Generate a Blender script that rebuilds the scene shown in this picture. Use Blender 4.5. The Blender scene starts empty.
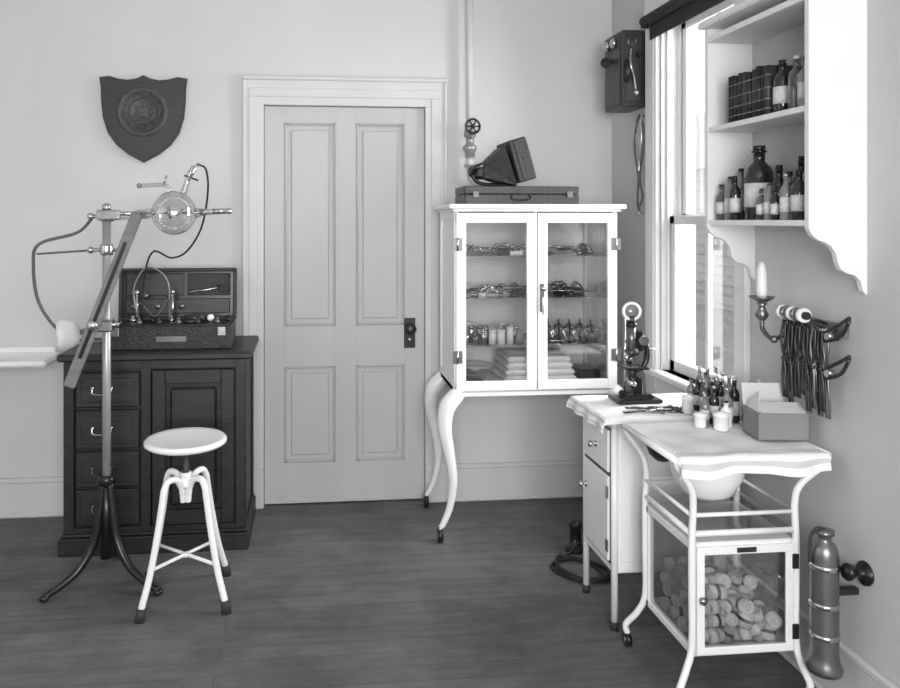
import bpy, bmesh, math, random
from mathutils import Vector, Matrix
random.seed(7)
scene = bpy.context.scene

# ---------------------------------------------------------------- materials
def newmat(name):
    m = bpy.data.materials.new(name); m.use_nodes = True
    nt = m.node_tree; b = nt.nodes["Principled BSDF"]
    return m, nt, b
def pbr(name, g, rough=0.5, metal=0.0, var=0.08, scale=6.0, stretch=(1,1,1), bump=0.0, bscale=60, coat=0.0):
    m, nt, b = newmat(name)
    b.inputs["Roughness"].default_value = rough
    b.inputs["Metallic"].default_value = metal
    b.inputs["Coat Weight"].default_value = coat
    tc = nt.nodes.new("ShaderNodeTexCoord"); mp = nt.nodes.new("ShaderNodeMapping")
    mp.inputs["Scale"].default_value = stretch
    nt.links.new(tc.outputs["Object"], mp.inputs["Vector"])
    n = nt.nodes.new("ShaderNodeTexNoise"); n.inputs["Scale"].default_value = scale; n.inputs["Detail"].default_value = 5
    nt.links.new(mp.outputs["Vector"], n.inputs["Vector"])
    r = nt.nodes.new("ShaderNodeValToRGB")
    lo, hi = g*(1-var), min(1.0, g*(1+var))
    r.color_ramp.elements[0].position = 0.3; r.color_ramp.elements[1].position = 0.7
    r.color_ramp.elements[0].color = (lo, lo, lo, 1); r.color_ramp.elements[1].color = (hi, hi, hi, 1)
    nt.links.new(n.outputs["Fac"], r.inputs["Fac"]); nt.links.new(r.outputs["Color"], b.inputs["Base Color"])
    if bump > 0:
        n2 = nt.nodes.new("ShaderNodeTexNoise"); n2.inputs["Scale"].default_value = bscale
        nt.links.new(mp.outputs["Vector"], n2.inputs["Vector"])
        bp = nt.nodes.new("ShaderNodeBump"); bp.inputs["Strength"].default_value = bump; bp.inputs["Distance"].default_value = 0.01
        nt.links.new(n2.outputs["Fac"], bp.inputs["Height"]); nt.links.new(bp.outputs["Normal"], b.inputs["Normal"])
    return m
def thin_glass(name, refl=0.08, tint=0.95, rough=0.02):
    m = bpy.data.materials.new(name); m.use_nodes = True; nt = m.node_tree
    nt.nodes.clear()
    o = nt.nodes.new("ShaderNodeOutputMaterial"); mx = nt.nodes.new("ShaderNodeMixShader")
    t = nt.nodes.new("ShaderNodeBsdfTransparent"); t.inputs["Color"].default_value = (tint, tint, tint, 1)
    g = nt.nodes.new("ShaderNodeBsdfGlossy"); g.inputs["Roughness"].default_value = rough
    lw = nt.nodes.new("ShaderNodeLayerWeight"); lw.inputs["Blend"].default_value = 0.3
    mr = nt.nodes.new("ShaderNodeMapRange"); mr.inputs["To Min"].default_value = refl; mr.inputs["To Max"].default_value = 0.7
    nt.links.new(lw.outputs["Facing"], mr.inputs["Value"])
    nt.links.new(mr.outputs["Result"], mx.inputs["Fac"])
    nt.links.new(t.outputs[0], mx.inputs[1]); nt.links.new(g.outputs[0], mx.inputs[2])
    nt.links.new(mx.outputs[0], o.inputs[0])
    return m

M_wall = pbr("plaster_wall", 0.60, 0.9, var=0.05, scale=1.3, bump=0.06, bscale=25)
M_wall_dimmed = pbr("plaster_wall_dimmed_right", 0.54, 0.9, var=0.06, scale=1.3, bump=0.06, bscale=25)  # same plaster, with the right wall's dimmer light put into its colour
M_ceil = pbr("plaster_ceiling", 0.72, 0.9, var=0.03, scale=1.0)
M_trim = pbr("painted_trim", 0.60, 0.5, var=0.03, scale=3)
M_wtrim = pbr("painted_window_trim", 0.72, 0.5, var=0.03, scale=3)
M_door = pbr("painted_door", 0.48, 0.45, var=0.03, scale=3, stretch=(3,3,0.6))
M_enamel = pbr("white_enamel", 0.84, 0.25, var=0.02, scale=4, coat=0.2)
M_cloth = pbr("white_cloth", 0.82, 0.95, var=0.04, scale=14, bump=0.25, bscale=90)
M_stripe = pbr("cloth_stripe", 0.58, 0.95, var=0.05, scale=14)
M_shelf = pbr("painted_shelf", 0.78, 0.5, var=0.03)
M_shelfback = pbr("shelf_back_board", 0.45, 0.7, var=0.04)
M_dwood = pbr("dark_oak", 0.013, 0.5, var=0.6, scale=9, stretch=(1,1,9))
M_dwood_h = pbr("dark_oak_horizontal", 0.017, 0.45, var=0.5, scale=9, stretch=(1,9,9))
M_plaque = pbr("plaque_wood", 0.024, 0.5, var=0.3, scale=8, stretch=(1,1,6))
M_plaque2 = pbr("plaque_seal", 0.050, 0.5, var=0.6, scale=60)
M_black = pbr("black_japanned", 0.010, 0.3, var=0.2)
M_leather = pbr("black_leather", 0.014, 0.5, var=0.4, scale=40, bump=0.4, bscale=120)
M_case = pbr("brown_case", 0.040, 0.4, var=0.25, scale=8, stretch=(8,1,1))
M_steel = pbr("nickel_steel", 0.55, 0.22, metal=1.0, var=0.1)
M_pole = pbr("grey_pole", 0.38, 0.35, metal=0.5, var=0.1)
M_iron = pbr("dark_iron", 0.07, 0.4, metal=0.8, var=0.3)
M_brass = pbr("dull_brass", 0.20, 0.32, metal=0.8, var=0.2)
M_ext = pbr("polished_cylinder_metal", 0.22, 0.34, metal=0.85, var=0.2)
M_greywood = pbr("grey_wood_bar", 0.16, 0.5, var=0.2, stretch=(1,1,6))
M_rubber = pbr("rubber", 0.03, 0.7)
M_cable = pbr("cable_grey", 0.10, 0.6)
M_cableb = pbr("cable_black", 0.012, 0.55)
M_paper = pbr("paper_label", 0.58, 0.8, var=0.15, scale=60)
M_card = pbr("cardboard", 0.22, 0.8, var=0.06)
M_cardin = pbr("cardboard_inside", 0.6, 0.8, var=0.06)
M_gauze = pbr("gauze", 0.66, 0.95, var=0.15, scale=30, bump=0.5, bscale=200)
M_gauzed = pbr("wrapped_gauze", 0.36, 0.9, var=0.2, scale=30)
M_amber = pbr("amber_glass", 0.015, 0.08, var=0.1, coat=0.5)
M_greyglass = pbr("grey_glass_bottle", 0.20, 0.08, var=0.2, coat=0.5)
M_porc = pbr("porcelain", 0.82, 0.15, var=0.01)
M_book1 = pbr("book_dark", 0.013, 0.5, var=0.3)
M_book3 = pbr("book_brown", 0.035, 0.5, var=0.3)
M_book2 = pbr("book_band", 0.22, 0.5, var=0.3)
M_candle = pbr("milk_glass", 0.8, 0.3)
M_shade = pbr("shade_cloth", 0.030, 0.9)
M_ground = pbr("outside_ground", 0.35, 0.9)
M_house = pbr("outside_house_siding", 0.60, 0.9)
M_housed = pbr("outside_house_shadow_line", 0.42, 0.9)
M_glass = thin_glass("cabinet_glass", 0.05, 0.93)
M_wglass = thin_glass("window_glass", 0.03, 0.98)
M_bulb = thin_glass("tube_glass", 0.10, 0.86)
M_bottleg = thin_glass("clear_bottle_glass", 0.12, 0.62)

def floor_mat():
    m, nt, b = newmat("wood_plank_floor")
    L = nt.links.new
    tc = nt.nodes.new("ShaderNodeTexCoord")
    br = nt.nodes.new("ShaderNodeTexBrick")
    br.inputs["Scale"].default_value = 1.0; br.inputs["Brick Width"].default_value = 3.1
    br.inputs["Row Height"].default_value = 0.082; br.inputs["Mortar Size"].default_value = 0.0013
    br.inputs["Color1"].default_value = (0.112, 0.112, 0.112, 1); br.inputs["Color2"].default_value = (0.128, 0.128, 0.128, 1)
    br.inputs["Mortar"].default_value = (0.06, 0.06, 0.06, 1); br.inputs["Bias"].default_value = 0.0
    L(tc.outputs["Object"], br.inputs["Vector"])
    mp = nt.nodes.new("ShaderNodeMapping"); mp.inputs["Scale"].default_value = (1.5, 9, 1)
    L(tc.outputs["Object"], mp.inputs["Vector"])
    n = nt.nodes.new("ShaderNodeTexNoise"); n.inputs["Scale"].default_value = 3.5; n.inputs["Detail"].default_value = 8
    L(mp.outputs["Vector"], n.inputs["Vector"])
    n3 = nt.nodes.new("ShaderNodeTexNoise"); n3.inputs["Scale"].default_value = 2.4; n3.inputs["Detail"].default_value = 10; n3.inputs["Roughness"].default_value = 0.7
    L(tc.outputs["Object"], n3.inputs["Vector"])
    r = nt.nodes.new("ShaderNodeMapRange"); r.inputs["From Min"].default_value = 0.3; r.inputs["From Max"].default_value = 0.7
    r.inputs["To Min"].default_value = 0.84; r.inputs["To Max"].default_value = 1.16
    L(n.outputs["Fac"], r.inputs["Value"])
    r3 = nt.nodes.new("ShaderNodeMapRange"); r3.inputs["From Min"].default_value = 0.3; r3.inputs["From Max"].default_value = 0.7
    r3.inputs["To Min"].default_value = 0.58; r3.inputs["To Max"].default_value = 1.42
    L(n3.outputs["Fac"], r3.inputs["Value"])
    mm = nt.nodes.new("ShaderNodeMath"); mm.operation = 'MULTIPLY'
    L(r.outputs[0], mm.inputs[0]); L(r3.outputs[0], mm.inputs[1])
    mx = nt.nodes.new("ShaderNodeVectorMath"); mx.operation = 'SCALE'
    L(br.outputs["Color"], mx.inputs[0]); L(mm.outputs[0], mx.inputs["Scale"])
    L(mx.outputs[0], b.inputs["Base Color"])
    rr = nt.nodes.new("ShaderNodeMapRange"); rr.inputs["To Min"].default_value = 0.58; rr.inputs["To Max"].default_value = 0.80
    L(n3.outputs["Fac"], rr.inputs["Value"]); L(rr.outputs[0], b.inputs["Roughness"])
    bp = nt.nodes.new("ShaderNodeBump"); bp.inputs["Strength"].default_value = 0.2; bp.inputs["Distance"].default_value = 0.002
    inv = nt.nodes.new("ShaderNodeMath"); inv.operation = 'SUBTRACT'; inv.inputs[0].default_value = 1.0
    L(br.outputs["Fac"], inv.inputs[1]); L(inv.outputs[0], bp.inputs["Height"]); L(bp.outputs["Normal"], b.inputs["Normal"])
    return m
M_floor = floor_mat()

# ---------------------------------------------------------------- builder
def spline(pts, n=8):
    pts = [Vector(p) for p in pts]
    if len(pts) < 3: return pts
    out = []
    P = [2*pts[0]-pts[1]] + pts + [2*pts[-1]-pts[-2]]
    for i in range(1, len(P)-2):
        p0, p1, p2, p3 = P[i-1], P[i], P[i+1], P[i+2]
        for k in range(n):
            t = k/n
            out.append(0.5*((2*p1)+(-p0+p2)*t+(2*p0-5*p1+4*p2-p3)*t*t+(-p0+3*p1-3*p2+p3)*t**3))
    out.append(pts[-1]); return out

class B:
    def __init__(s, name):
        s.name = name; s.bm = bmesh.new(); s.mats = []
    def mi(s, m):
        if m not in s.mats: s.mats.append(m)
        return s.mats.index(m)
    def add(s, t, mat, smooth=False, mtx=None):
        if mtx is not None: bmesh.ops.transform(t, matrix=mtx, verts=t.verts)
        i = s.mi(mat)
        for f in t.faces: f.material_index = i; f.smooth = smooth
        me = bpy.data.meshes.new("tmp"); t.to_mesh(me); t.free()
        s.bm.from_mesh(me); bpy.data.meshes.remove(me)
    def box(s, x0, x1, y0, y1, z0, z1, mat, bev=0.002, mtx=None):
        t = bmesh.new()
        bmesh.ops.create_cube(t, size=1, matrix=Matrix.Translation(((x0+x1)/2, (y0+y1)/2, (z0+z1)/2)) @ Matrix.Diagonal((abs(x1-x0), abs(y1-y0), abs(z1-z0), 1)))
        if bev > 0:
            bev = min(bev, 0.45*min(abs(x1-x0), abs(y1-y0), abs(z1-z0)))
            bmesh.ops.bevel(t, geom=t.edges[:], offset=bev, segments=1, affect='EDGES')
        s.add(t, mat, False, mtx)
    def cyl(s, p0, p1, r, mat, r1=None, seg=20):
        p0 = Vector(p0); p1 = Vector(p1); d = p1-p0
        t = bmesh.new()
        bmesh.ops.create_cone(t, cap_ends=True, segments=seg, radius1=r, radius2=r if r1 is None else r1, depth=d.length)
        m = Matrix.Translation((p0+p1)/2) @ d.to_track_quat('Z', 'Y').to_matrix().to_4x4()
        bmesh.ops.transform(t, matrix=m, verts=t.verts)
        i = s.mi(mat)
        for f in t.faces: f.material_index = i; f.smooth = len(f.verts) == 4
        me = bpy.data.meshes.new("tmp"); t.to_mesh(me); t.free(); s.bm.from_mesh(me); bpy.data.meshes.remove(me)
    def sphere(s, c, r, mat, sc=(1, 1, 1), seg=20):
        t = bmesh.new()
        bmesh.ops.create_uvsphere(t, u_segments=seg, v_segments=seg//2+2, radius=r)
        s.add(t, mat, True, Matrix.Translation(c) @ Matrix.Diagonal((*sc, 1)))
    def lathe(s, prof, c, mat, axis=(0, 0, 1), seg=24):
        t = bmesh.new(); rings = []
        for r, z in prof:
            if r < 1e-5: rings.append([t.verts.new((0, 0, z))])
            else: rings.append([t.verts.new((r*math.cos(2*math.pi*k/seg), r*math.sin(2*math.pi*k/seg), z)) for k in range(seg)])
        for a, b in zip(rings, rings[1:]):
            for k in range(seg):
                k2 = (k+1) % seg
                if len(a) == 1 and len(b) == 1: continue
                if len(a) == 1: t.faces.new((a[0], b[k], b[k2]))
                elif len(b) == 1: t.faces.new((a[k], a[k2], b[0]))
                else: t.faces.new((a[k], a[k2], b[k2], b[k]))
        bmesh.ops.recalc_face_normals(t, faces=t.faces)
        s.add(t, mat, True, Matrix.Translation(c) @ Vector(axis).to_track_quat('Z', 'Y').to_matrix().to_4x4())
    def tube(s, pts, r, mat, seg=10, n=8, smooth=True, flat=None):
        P = spline(pts, n) if smooth else [Vector(p) for p in pts]
        N = len(P)
        if isinstance(r, (int, float)): R = [r]*N
        else:
            R = []
            for i in range(N):
                f = i/(N-1)*(len(r)-1); k = min(int(f), len(r)-2); R.append(r[k]+(r[k+1]-r[k])*(f-k))
        t = bmesh.new(); rings = []
        tan = (P[1]-P[0]).normalized()
        up = Vector((0, 0, 1)) if abs(tan.z) < 0.9 else Vector((1, 0, 0))
        nrm = (up-tan*up.dot(tan)).normalized()
        for i in range(N):
            tn = (P[min(i+1, N-1)]-P[max(i-1, 0)])
            if tn.length > 1e-9: tan = tn.normalized()
            nrm = (nrm-tan*nrm.dot(tan)).normalized(); bn = tan.cross(nrm)
            rings.append([t.verts.new(P[i]+R[i]*(math.cos(2*math.pi*k/seg)*nrm*(flat or 1)+math.sin(2*math.pi*k/seg)*bn)) for k in range(seg)])
        for a, b in zip(rings, rings[1:]):
            for k in range(seg): t.faces.new((a[k], a[(k+1) % seg], b[(k+1) % seg], b[k]))
        t.faces.new(rings[0][::-1]); t.faces.new(rings[-1])
        s.add(t, mat, True)
    def prism(s, poly, mtx, depth, mat, bev=0.0):
        t = bmesh.new()
        vs = [t.verts.new((x, y, 0)) for x, y in poly]
        f = t.faces.new(vs)
        r = bmesh.ops.extrude_face_region(t, geom=[f])
        bmesh.ops.translate(t, verts=[v for v in r['geom'] if isinstance(v, bmesh.types.BMVert)], vec=(0, 0, depth))
        bmesh.ops.recalc_face_normals(t, faces=t.faces)
        if bev > 0:
            es = [e for e in t.edges if abs(e.verts[0].co.z-e.verts[1].co.z) < 1e-6]
            bmesh.ops.bevel(t, geom=es, offset=bev, segments=2, affect='EDGES')
        s.add(t, mat, False, mtx)
    def done(s):
        bm = s.bm
        xs = [v.co.x for v in bm.verts]; ys = [v.co.y for v in bm.verts]; zs = [v.co.z for v in bm.verts]
        c = Vector(((min(xs)+max(xs))/2, (min(ys)+max(ys))/2, min(zs)))
        for v in bm.verts: v.co -= c
        me = bpy.data.meshes.new(s.name); bm.to_mesh(me); bm.free()
        for m in s.mats: me.materials.append(m)
        o = bpy.data.objects.new(s.name, me); o.location = c
        scene.collection.objects.link(o); return o

RX = Matrix.Rotation(math.radians(90), 4, 'X')

# ---------------------------------------------------------------- room
XR, YB, XL, YF, ZC = 1.588, 3.88, -2.2, -1.6, 2.85
b = B("floor"); b.box(XL-.15, XR+.16, YF-.15, YB+.15, -0.1, 0.0, M_floor, 0); b.done()
b = B("ceiling"); b.box(XL-.15, XR+.16, YF-.15, YB+.15, ZC, ZC+.1, M_ceil, 0); b.done()
DX0, DX1, DZ = -.232, .589, 2.03
b = B("wall_back")
b.box(XL-.15, DX0, YB, YB+.15, 0, ZC, M_wall, 0); b.box(DX1, XR+.16, YB, YB+.15, 0, ZC, M_wall, 0)
b.box(DX0, DX1, YB, YB+.15, DZ, ZC, M_wall, 0); b.done()
WY0, WY1, WZ0, WZ1 = 2.68, 3.32, .77, 2.36
b = B("wall_right")
b.box(XR, XR+.16, YF, WY0, 0, ZC, M_wall_dimmed, 0); b.box(XR, XR+.16, WY1, YB, 0, ZC, M_wall_dimmed, 0)
b.box(XR, XR+.16, WY0, WY1, 0, WZ0, M_wall_dimmed, 0); b.box(XR, XR+.16, WY0, WY1, WZ1, ZC, M_wall_dimmed, 0); b.done()
b = B("wall_left")
b.box(XL-.15, XL, YF, .6, 0, ZC, M_wall, 0); b.box(XL-.15, XL, 2.0, YB, 0, ZC, M_wall, 0)
b.box(XL-.15, XL, .6, 2.0, 0, .85, M_wall, 0); b.box(XL-.15, XL, .6, 2.0, 2.4, ZC, M_wall, 0); b.done()
FW0, FW1 = -1.0, 1.2
b = B("wall_front")
b.box(XL-.15, FW0, YF-.15, YF, 0, ZC, M_wall, 0); b.box(FW1, XR+.16, YF-.15, YF, 0, ZC, M_wall, 0)
b.box(FW0, FW1, YF-.15, YF, 0, .85, M_wall, 0); b.box(FW0, FW1, YF-.15, YF, 2.4, ZC, M_wall, 0); b.done()

def baseb(name, segs, axis):
    b = B(name)
    for a0, a1 in segs:
        if axis == 'back':
            b.box(a0, a1, YB-.018, YB, 0, .175, M_trim, .001); b.box(a0, a1, YB-.024, YB, .165, .19, M_trim, .006); b.box(a0, a1, YB-.032, YB-.018, 0, .02, M_trim, .006)
        else:
            b.box(XR-.018, XR, a0, a1, 0, .175, M_trim, .001); b.box(XR-.024, XR, a0, a1, .165, .19, M_trim, .006); b.box(XR-.032, XR-.018, a0, a1, 0, .02, M_trim, .006)
    b.done()
baseb("baseboard_back", [(XL, -.338), (.701, XR-.033)], 'back')
baseb("baseboard_right", [(YF, YB-.033)], 'right')

b = B("trim_door_casing")
for x0, x1, ox in ((-.336, DX0, -.336), (DX1, .699, .685)):
    b.box(x0, x1, YB-.018, YB, 0, DZ, M_trim, .002)
    b.box(ox, ox+.014, YB-.030, YB-.002, 0, 2.155, M_trim, .004)
    b.box(x0+.030, x1-.030, YB-.024, YB-.016, .2, DZ+.04, M_trim, .003)
    b.box(x0+.001, x1-.001, YB-.028, YB-.001, 0, .2, M_trim, .004)
b.box(-.336, .699, YB-.018, YB, DZ, 2.16, M_trim, .002)
b.box(DX0-.074, DX1+.080, YB-.024, YB-.016, DZ+.04, DZ+.085, M_trim, .003)
b.box(-.340, .703, YB-.034, YB, 2.155, 2.175, M_trim, .005)
b.done()
b = B("door_1")
y0, y1 = YB+.012, YB+.052
for x0, x1 in ((DX0+.002, -.132), (.131, .233), (.485, DX1-.002)): b.box(x0, x1, y0, y1, .01, 2.027, M_door, .001)
for x0, x1 in ((-.132, .131), (.233, .485)):
    for z0, z1 in ((.01, .215), (.705, .909), (1.945, 2.027)): b.box(x0, x1, y0, y1, z0, z1, M_door, 0)
    for z0, z1 in ((.215, .705), (.909, 1.945)):
        b.box(x0, x1, y0+.016, y1, z0, z1, M_door, 0)
        b.box(x0+.035, x1-.035, y0+.008, y0+.02, z0+.035, z1-.035, M_door, .009)
        for q in ((x0, x0+.012, z0, z1), (x1-.012, x1, z0, z1), (x0+.012, x1-.012, z0, z0+.012), (x0+.012, x1-.012, z1-.012, z1)):
            b.box(q[0], q[1], y0-.002, y0+.017, q[2], q[3], M_door, .006)
b.box(.482, .540, y0-.005, y0, .79, .945, M_black, .003)
b.lathe([(0, 0), (.012, 0), (.010, .018), (.014, .026), (.026, .034), (.029, .044), (.024, .055), (.010, .06), (0, .06)], (.511, y0-.004, .893), M_iron, (0, -1, 0))
b.lathe([(0, 0), (.009, 0), (.009, .004), (0, .005)], (.511, y0-.005, .835), M_steel, (0, -1, 0))
b.box(DX0, DX1, y1, YB+.15, 0, .012, M_black, 0)
b.done()

# right window
b = B("window_1")
b.box(XR-.024, XR, WY1, WY1+.11, .68, 2.37, M_wtrim, .004); b.box(XR-.030, XR-.02, WY1+.012, WY1+.098, .78, 2.35, M_wtrim, .005)
b.box(XR-.024, XR, WY0-.075, WY0, .68, 2.37, M_wtrim, .004)
b.box(XR-.026, XR, WY0-.075, WY1+.115, 2.37, 2.48, M_wtrim, .004)
b.box(XR-.05, XR+.13, WY0-.075, WY1+.13, WZ0-.03, WZ0, M_wtrim, .006)
b.box(XR-.02, XR, WY0-.075, WY1+.11, WZ0-.13, WZ0-.03, M_wtrim, .004)
b.box(XR, XR+.16, WY1-.012, WY1, WZ0, WZ1, M_wtrim, 0); b.box(XR, XR+.16, WY0, WY0+.012, WZ0, WZ1, M_wtrim, 0)
b.box(XR, XR+.16, WY0, WY1, WZ1-.012, WZ1, M_wtrim, 0)
for yy in (WY1-.024,):
    b.box(XR+.02, XR+.035, yy, WY1-.01, WZ0, WZ1, M_wtrim, .003); b.box(XR+.075, XR+.09, yy, WY1-.01, WZ0, WZ1, M_wtrim, .003)
b.box(XR+.02, XR+.035, WY0+.01, WY0+.024, WZ0, WZ1, M_wtrim, .003)
def sash(x, z0, z1):
    ya, yb = WY0+.012, WY1-.012
    b.box(x, x+.035, ya, ya+.045, z0, z1, M_wtrim, .004); b.box(x, x+.035, yb-.045, yb, z0, z1, M_wtrim, .004)
    b.box(x, x+.035, ya, yb, z0, z0+.05, M_wtrim, .004); b.box(x, x+.035, ya, yb, z1-.04, z1, M_wtrim, .004)
    b.box(x+.006, x+.029, (ya+yb)/2-.012, (ya+yb)/2+.012, z0, z1, M_wtrim, .004)
    b.box(x+.016, x+.019, ya+.02, yb-.02, z0+.02, z1-.02, M_wglass, 0)
sash(XR+.038, WZ0, 1.47); sash(XR+.092, 1.43, WZ1-.01)
b.done()
b = B("window_roller_shade")
b.cyl((XR-.06, WY0-.05, 2.36), (XR-.06, WY1+.04, 2.36), .024, M_shade)
b.box(XR-.038, XR-.034, WY0-.03, WY1+.03, 2.275, 2.365, M_shade, 0)
for yy in (WY0-.056, WY1+.04): b.box(XR-.075, XR-.026, yy, yy+.006, 2.33, 2.39, M_steel, .001)
b.done()
def bigwin(name, along, a0, a1, pos, z0, z1):
    b = B(name)
    def bx(p, q, d0, d1, za, zb, m, bev=.003):
        if along == 'x': b.box(p, q, d0, d1, za, zb, m, bev)
        else: b.box(d0, d1, p, q, za, zb, m, bev)
    f = pos
    bx(a0-.1, a0, f, f+.022, z0-.1, z1+.1, M_wtrim); bx(a1, a1+.1, f, f+.022, z0-.1, z1+.1, M_wtrim)
    bx(a0, a1, f, f+.022, z1, z1+.1, M_wtrim); bx(a0-.12, a1+.12, f-.1, f+.05, z0-.03, z0, M_wtrim)
    mid = (a0+a1)/2
    for p, q in ((a0, mid-.03), (mid+.03, a1)):
        for za, zb, o in ((z0, (z0+z1)/2+.02, -.06), ((z0+z1)/2-.02, z1, -.10)):
            bx(p, p+.045, f+o, f+o+.03, za, zb, M_wtrim); bx(q-.045, q, f+o, f+o+.03, za, zb, M_wtrim)
            bx(p, q, f+o, f+o+.03, za, za+.045, M_wtrim); bx(p, q, f+o, f+o+.03, zb-.04, zb, M_wtrim)
    bx(mid-.03, mid+.03, f-.13, f, z0, z1, M_wtrim)
    b.done()
bigwin("window_2", 'x', FW0, FW1, YF, .85, 2.4)
bigwin("window_3", 'y', .6, 2.0, XL, .85, 2.4)
b = B("ground_outside"); b.box(-30, 30, -30, 30, -.6, -.5, M_ground, 0); b.done()
b = B("neighbouring_house")
hx0, hy0 = 9.0, 15.0
b.box(hx0, hx0+5, hy0, hy0+8, -.5, 2.6, M_house, 0)
for k in range(14): b.box(hx0-.02, hx0+5.02, hy0-.02, hy0+8, -.4+k*.21, -.385+k*.21, M_housed, 0)
for wx in (hx0+.8, hx0+2.9): b.box(wx, wx+.8, hy0-.05, hy0, .4, 1.8, M_card, 0)
b.prism([(hx0-.3, 2.6), (hx0+5.3, 2.6), (hx0+2.5, 4.6)], Matrix.Translation((0, hy0+8, 0)) @ RX, 8.2, M_housed)
b.done()

# ---------------------------------------------------------------- shield plaque
b = B("shield_plaque")
half = [(0, .212), (.03, .196), (.075, .187), (.12, .192), (.165, .205), (.212, .198), (.205, .15), (.203, .08), (.195, .0), (.172, -.075), (.13, -.135), (.075, -.18), (.03, -.205), (0, -.222)]
poly = half + [(-x, z) for x, z in half[-2:0:-1]]
b.prism(poly, Matrix.Translation((-.82, YB-.001, 1.955)) @ RX, .028, M_plaque, .007)
c = (-.825, YB-.028, 1.985)
b.lathe([(0, .002), (.10, .002), (.103, .006), (.118, .006), (.122, .003), (.126, 0)], c, M_plaque2, (0, -1, 0), 48)
b.lathe([(0, .005), (.055, .005), (.06, .008), (.064, .005), (.066, 0)], c, M_plaque2, (0, -1, 0), 40)
for k in range(30):
    a = k*math.pi/15
    b.box(c[0]+.085*math.cos(a)-.003, c[0]+.085*math.cos(a)+.003, c[1]-.006, c[1]+.001, c[2]+.085*math.sin(a)-.006, c[2]+.085*math.sin(a)+.006, M_plaque2, .001)
b.box(c[0]-.03, c[0]+.03, c[1]-.009, c[1], c[2]-.03, c[2]+.025, M_plaque2, .004)
b.done()

# ---------------------------------------------------------------- steam pipe + valve
b = B("steam_pipe")
px, py = .812, YB-.06
b.cyl((px, py, 1.76), (px, py, ZC), .018, M_trim)
b.lathe([(0, 0), (.026, 0), (.026, .03), (.034, .035), (.034, .06), (.02, .065), (.02, .1), (.03, .105), (.03, .14), (0, .14)], (px, py, 1.77), M_pole)
b.cyl((px, py, 1.86), (px, py-.07, 1.91), .012, M_pole)
b.tube([(px+.036*math.cos(a*math.pi/8), py-.07, 1.92+.036*math.sin(a*math.pi/8)) for a in range(17)], .006, M_black, smooth=False)
for a in range(3):
    an = a*math.pi/3; b.cyl((px-.036*math.cos(an), py-.07, 1.92-.036*math.sin(an)), (px+.036*math.cos(an), py-.07, 1.92+.036*math.sin(an)), .004, M_black)
b.sphere((px, py-.07, 1.92), .012, M_black)
b.tube([(px, py, 1.78), (px, py, 1.70), (px+.008, py, 1.66), (px+.04, py, 1.64), (px+.10, py, 1.64)], .018, M_trim)
b.lathe([(0, 0), (.03, 0), (.03, .012), (0, .012)], (px, py, 1.72), M_pole)
b.cyl((px+.10, py, 1.64), (px+.10, YB, 1.64), .018, M_trim)
b.done()

# ---------------------------------------------------------------- glass instrument cabinet
CX0, CX1, CY0, CY1, CZ0, CZ1 = .650, 1.415, 3.38, 3.80, .668, 1.50
b = B("glass_instrument_cabinet")
b.box(CX0, CX1, CY0+.02, CY1, CZ0, CZ0+.022, M_enamel)
b.box(CX0, CX1, CY1-.012, CY1, CZ0, CZ1, M_enamel)
b.box(CX0-.03, CX1+.03, CY0-.025, CY1+.02, CZ1, CZ1+.022, M_enamel, .006)
b.box(CX0-.01, CX1+.01, CY0-.005, CY1, CZ1-.012, CZ1, M_enamel, .003)
for xs in ((CX0, CX0+.02), (CX1-.02, CX1)):
    b.box(xs[0], xs[1], CY0+.02, CY0+.06, CZ0, CZ1, M_enamel); b.box(xs[0], xs[1], CY1-.04, CY1, CZ0, CZ1, M_enamel)
    b.box(xs[0], xs[1], CY0+.06, CY1-.04, CZ0, CZ0+.05, M_enamel); b.box(xs[0], xs[1], CY0+.06, CY1-.04, CZ1-.05, CZ1, M_enamel)
b.box(CX0+.008, CX0+.012, CY0+.055, CY1-.035, CZ0+.045, CZ1-.045, M_enamel, 0)
b.box(CX1-.012, CX1-.009, CY0+.055, CY1-.035, CZ0+.045, CZ1-.045, M_glass, 0)
cm = CX0+.381
b.box(cm-.008, cm+.008, CY0+.022, CY0+.04, CZ0, CZ1, M_enamel)
for x0, x1 in ((CX0+.006, cm-.003), (cm+.003, CX1-.006)):
    z0, z1 = CZ0+.006, CZ1-.018; w = .045
    b.box(x0, x0+w, CY0, CY0+.02, z0, z1, M_enamel, .003); b.box(x1-w, x1, CY0, CY0+.02, z0, z1, M_enamel, .003)
    b.box(x0, x1, CY0+.001, CY0+.02, z0, z0+w, M_enamel, .003); b.box(x0, x1, CY0+.001, CY0+.02, z1-w, z1, M_enamel, .003)
    b.box(x0+w-.004, x1-w+.004, CY0+.009, CY0+.012, z0+w-.004, z1-w+.004, M_glass, 0)
b.box(CX0+.2, CX0+.29, CY0-.003, CY0, CZ1-.014, CZ1-.004, M_steel, 0)
for hz in (.83, 1.34):
    for hx in (CX0+.012, CX1-.012):
        b.box(hx-.022, hx-.003, CY0-.004, CY0, hz-.028, hz+.028, M_brass, .001); b.box(hx+.003, hx+.022, CY0-.004, CY0, hz-.028, hz+.028, M_brass, .001)
        b.cyl((hx, CY0-.004, hz-.03), (hx, CY0-.004, hz+.03), .005, M_steel)
b.box(cm+.012, cm+.032, CY0-.004, CY0, 1.03, 1.16, M_brass, .002)
b.lathe([(0, 0), (.006, 0), (.006, .015), (.013, .02), (.013, .028), (0, .032)], (cm+.022, CY0-.003, 1.14), M_steel, (0, -1, 0))
b.tube([(cm+.022, CY0-.012, 1.10), (cm+.022, CY0-.014, 1.05), (cm+.022, CY0-.014, 1.02)], .004, M_steel)
SH = (.867, 1.085, 1.28)
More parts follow.
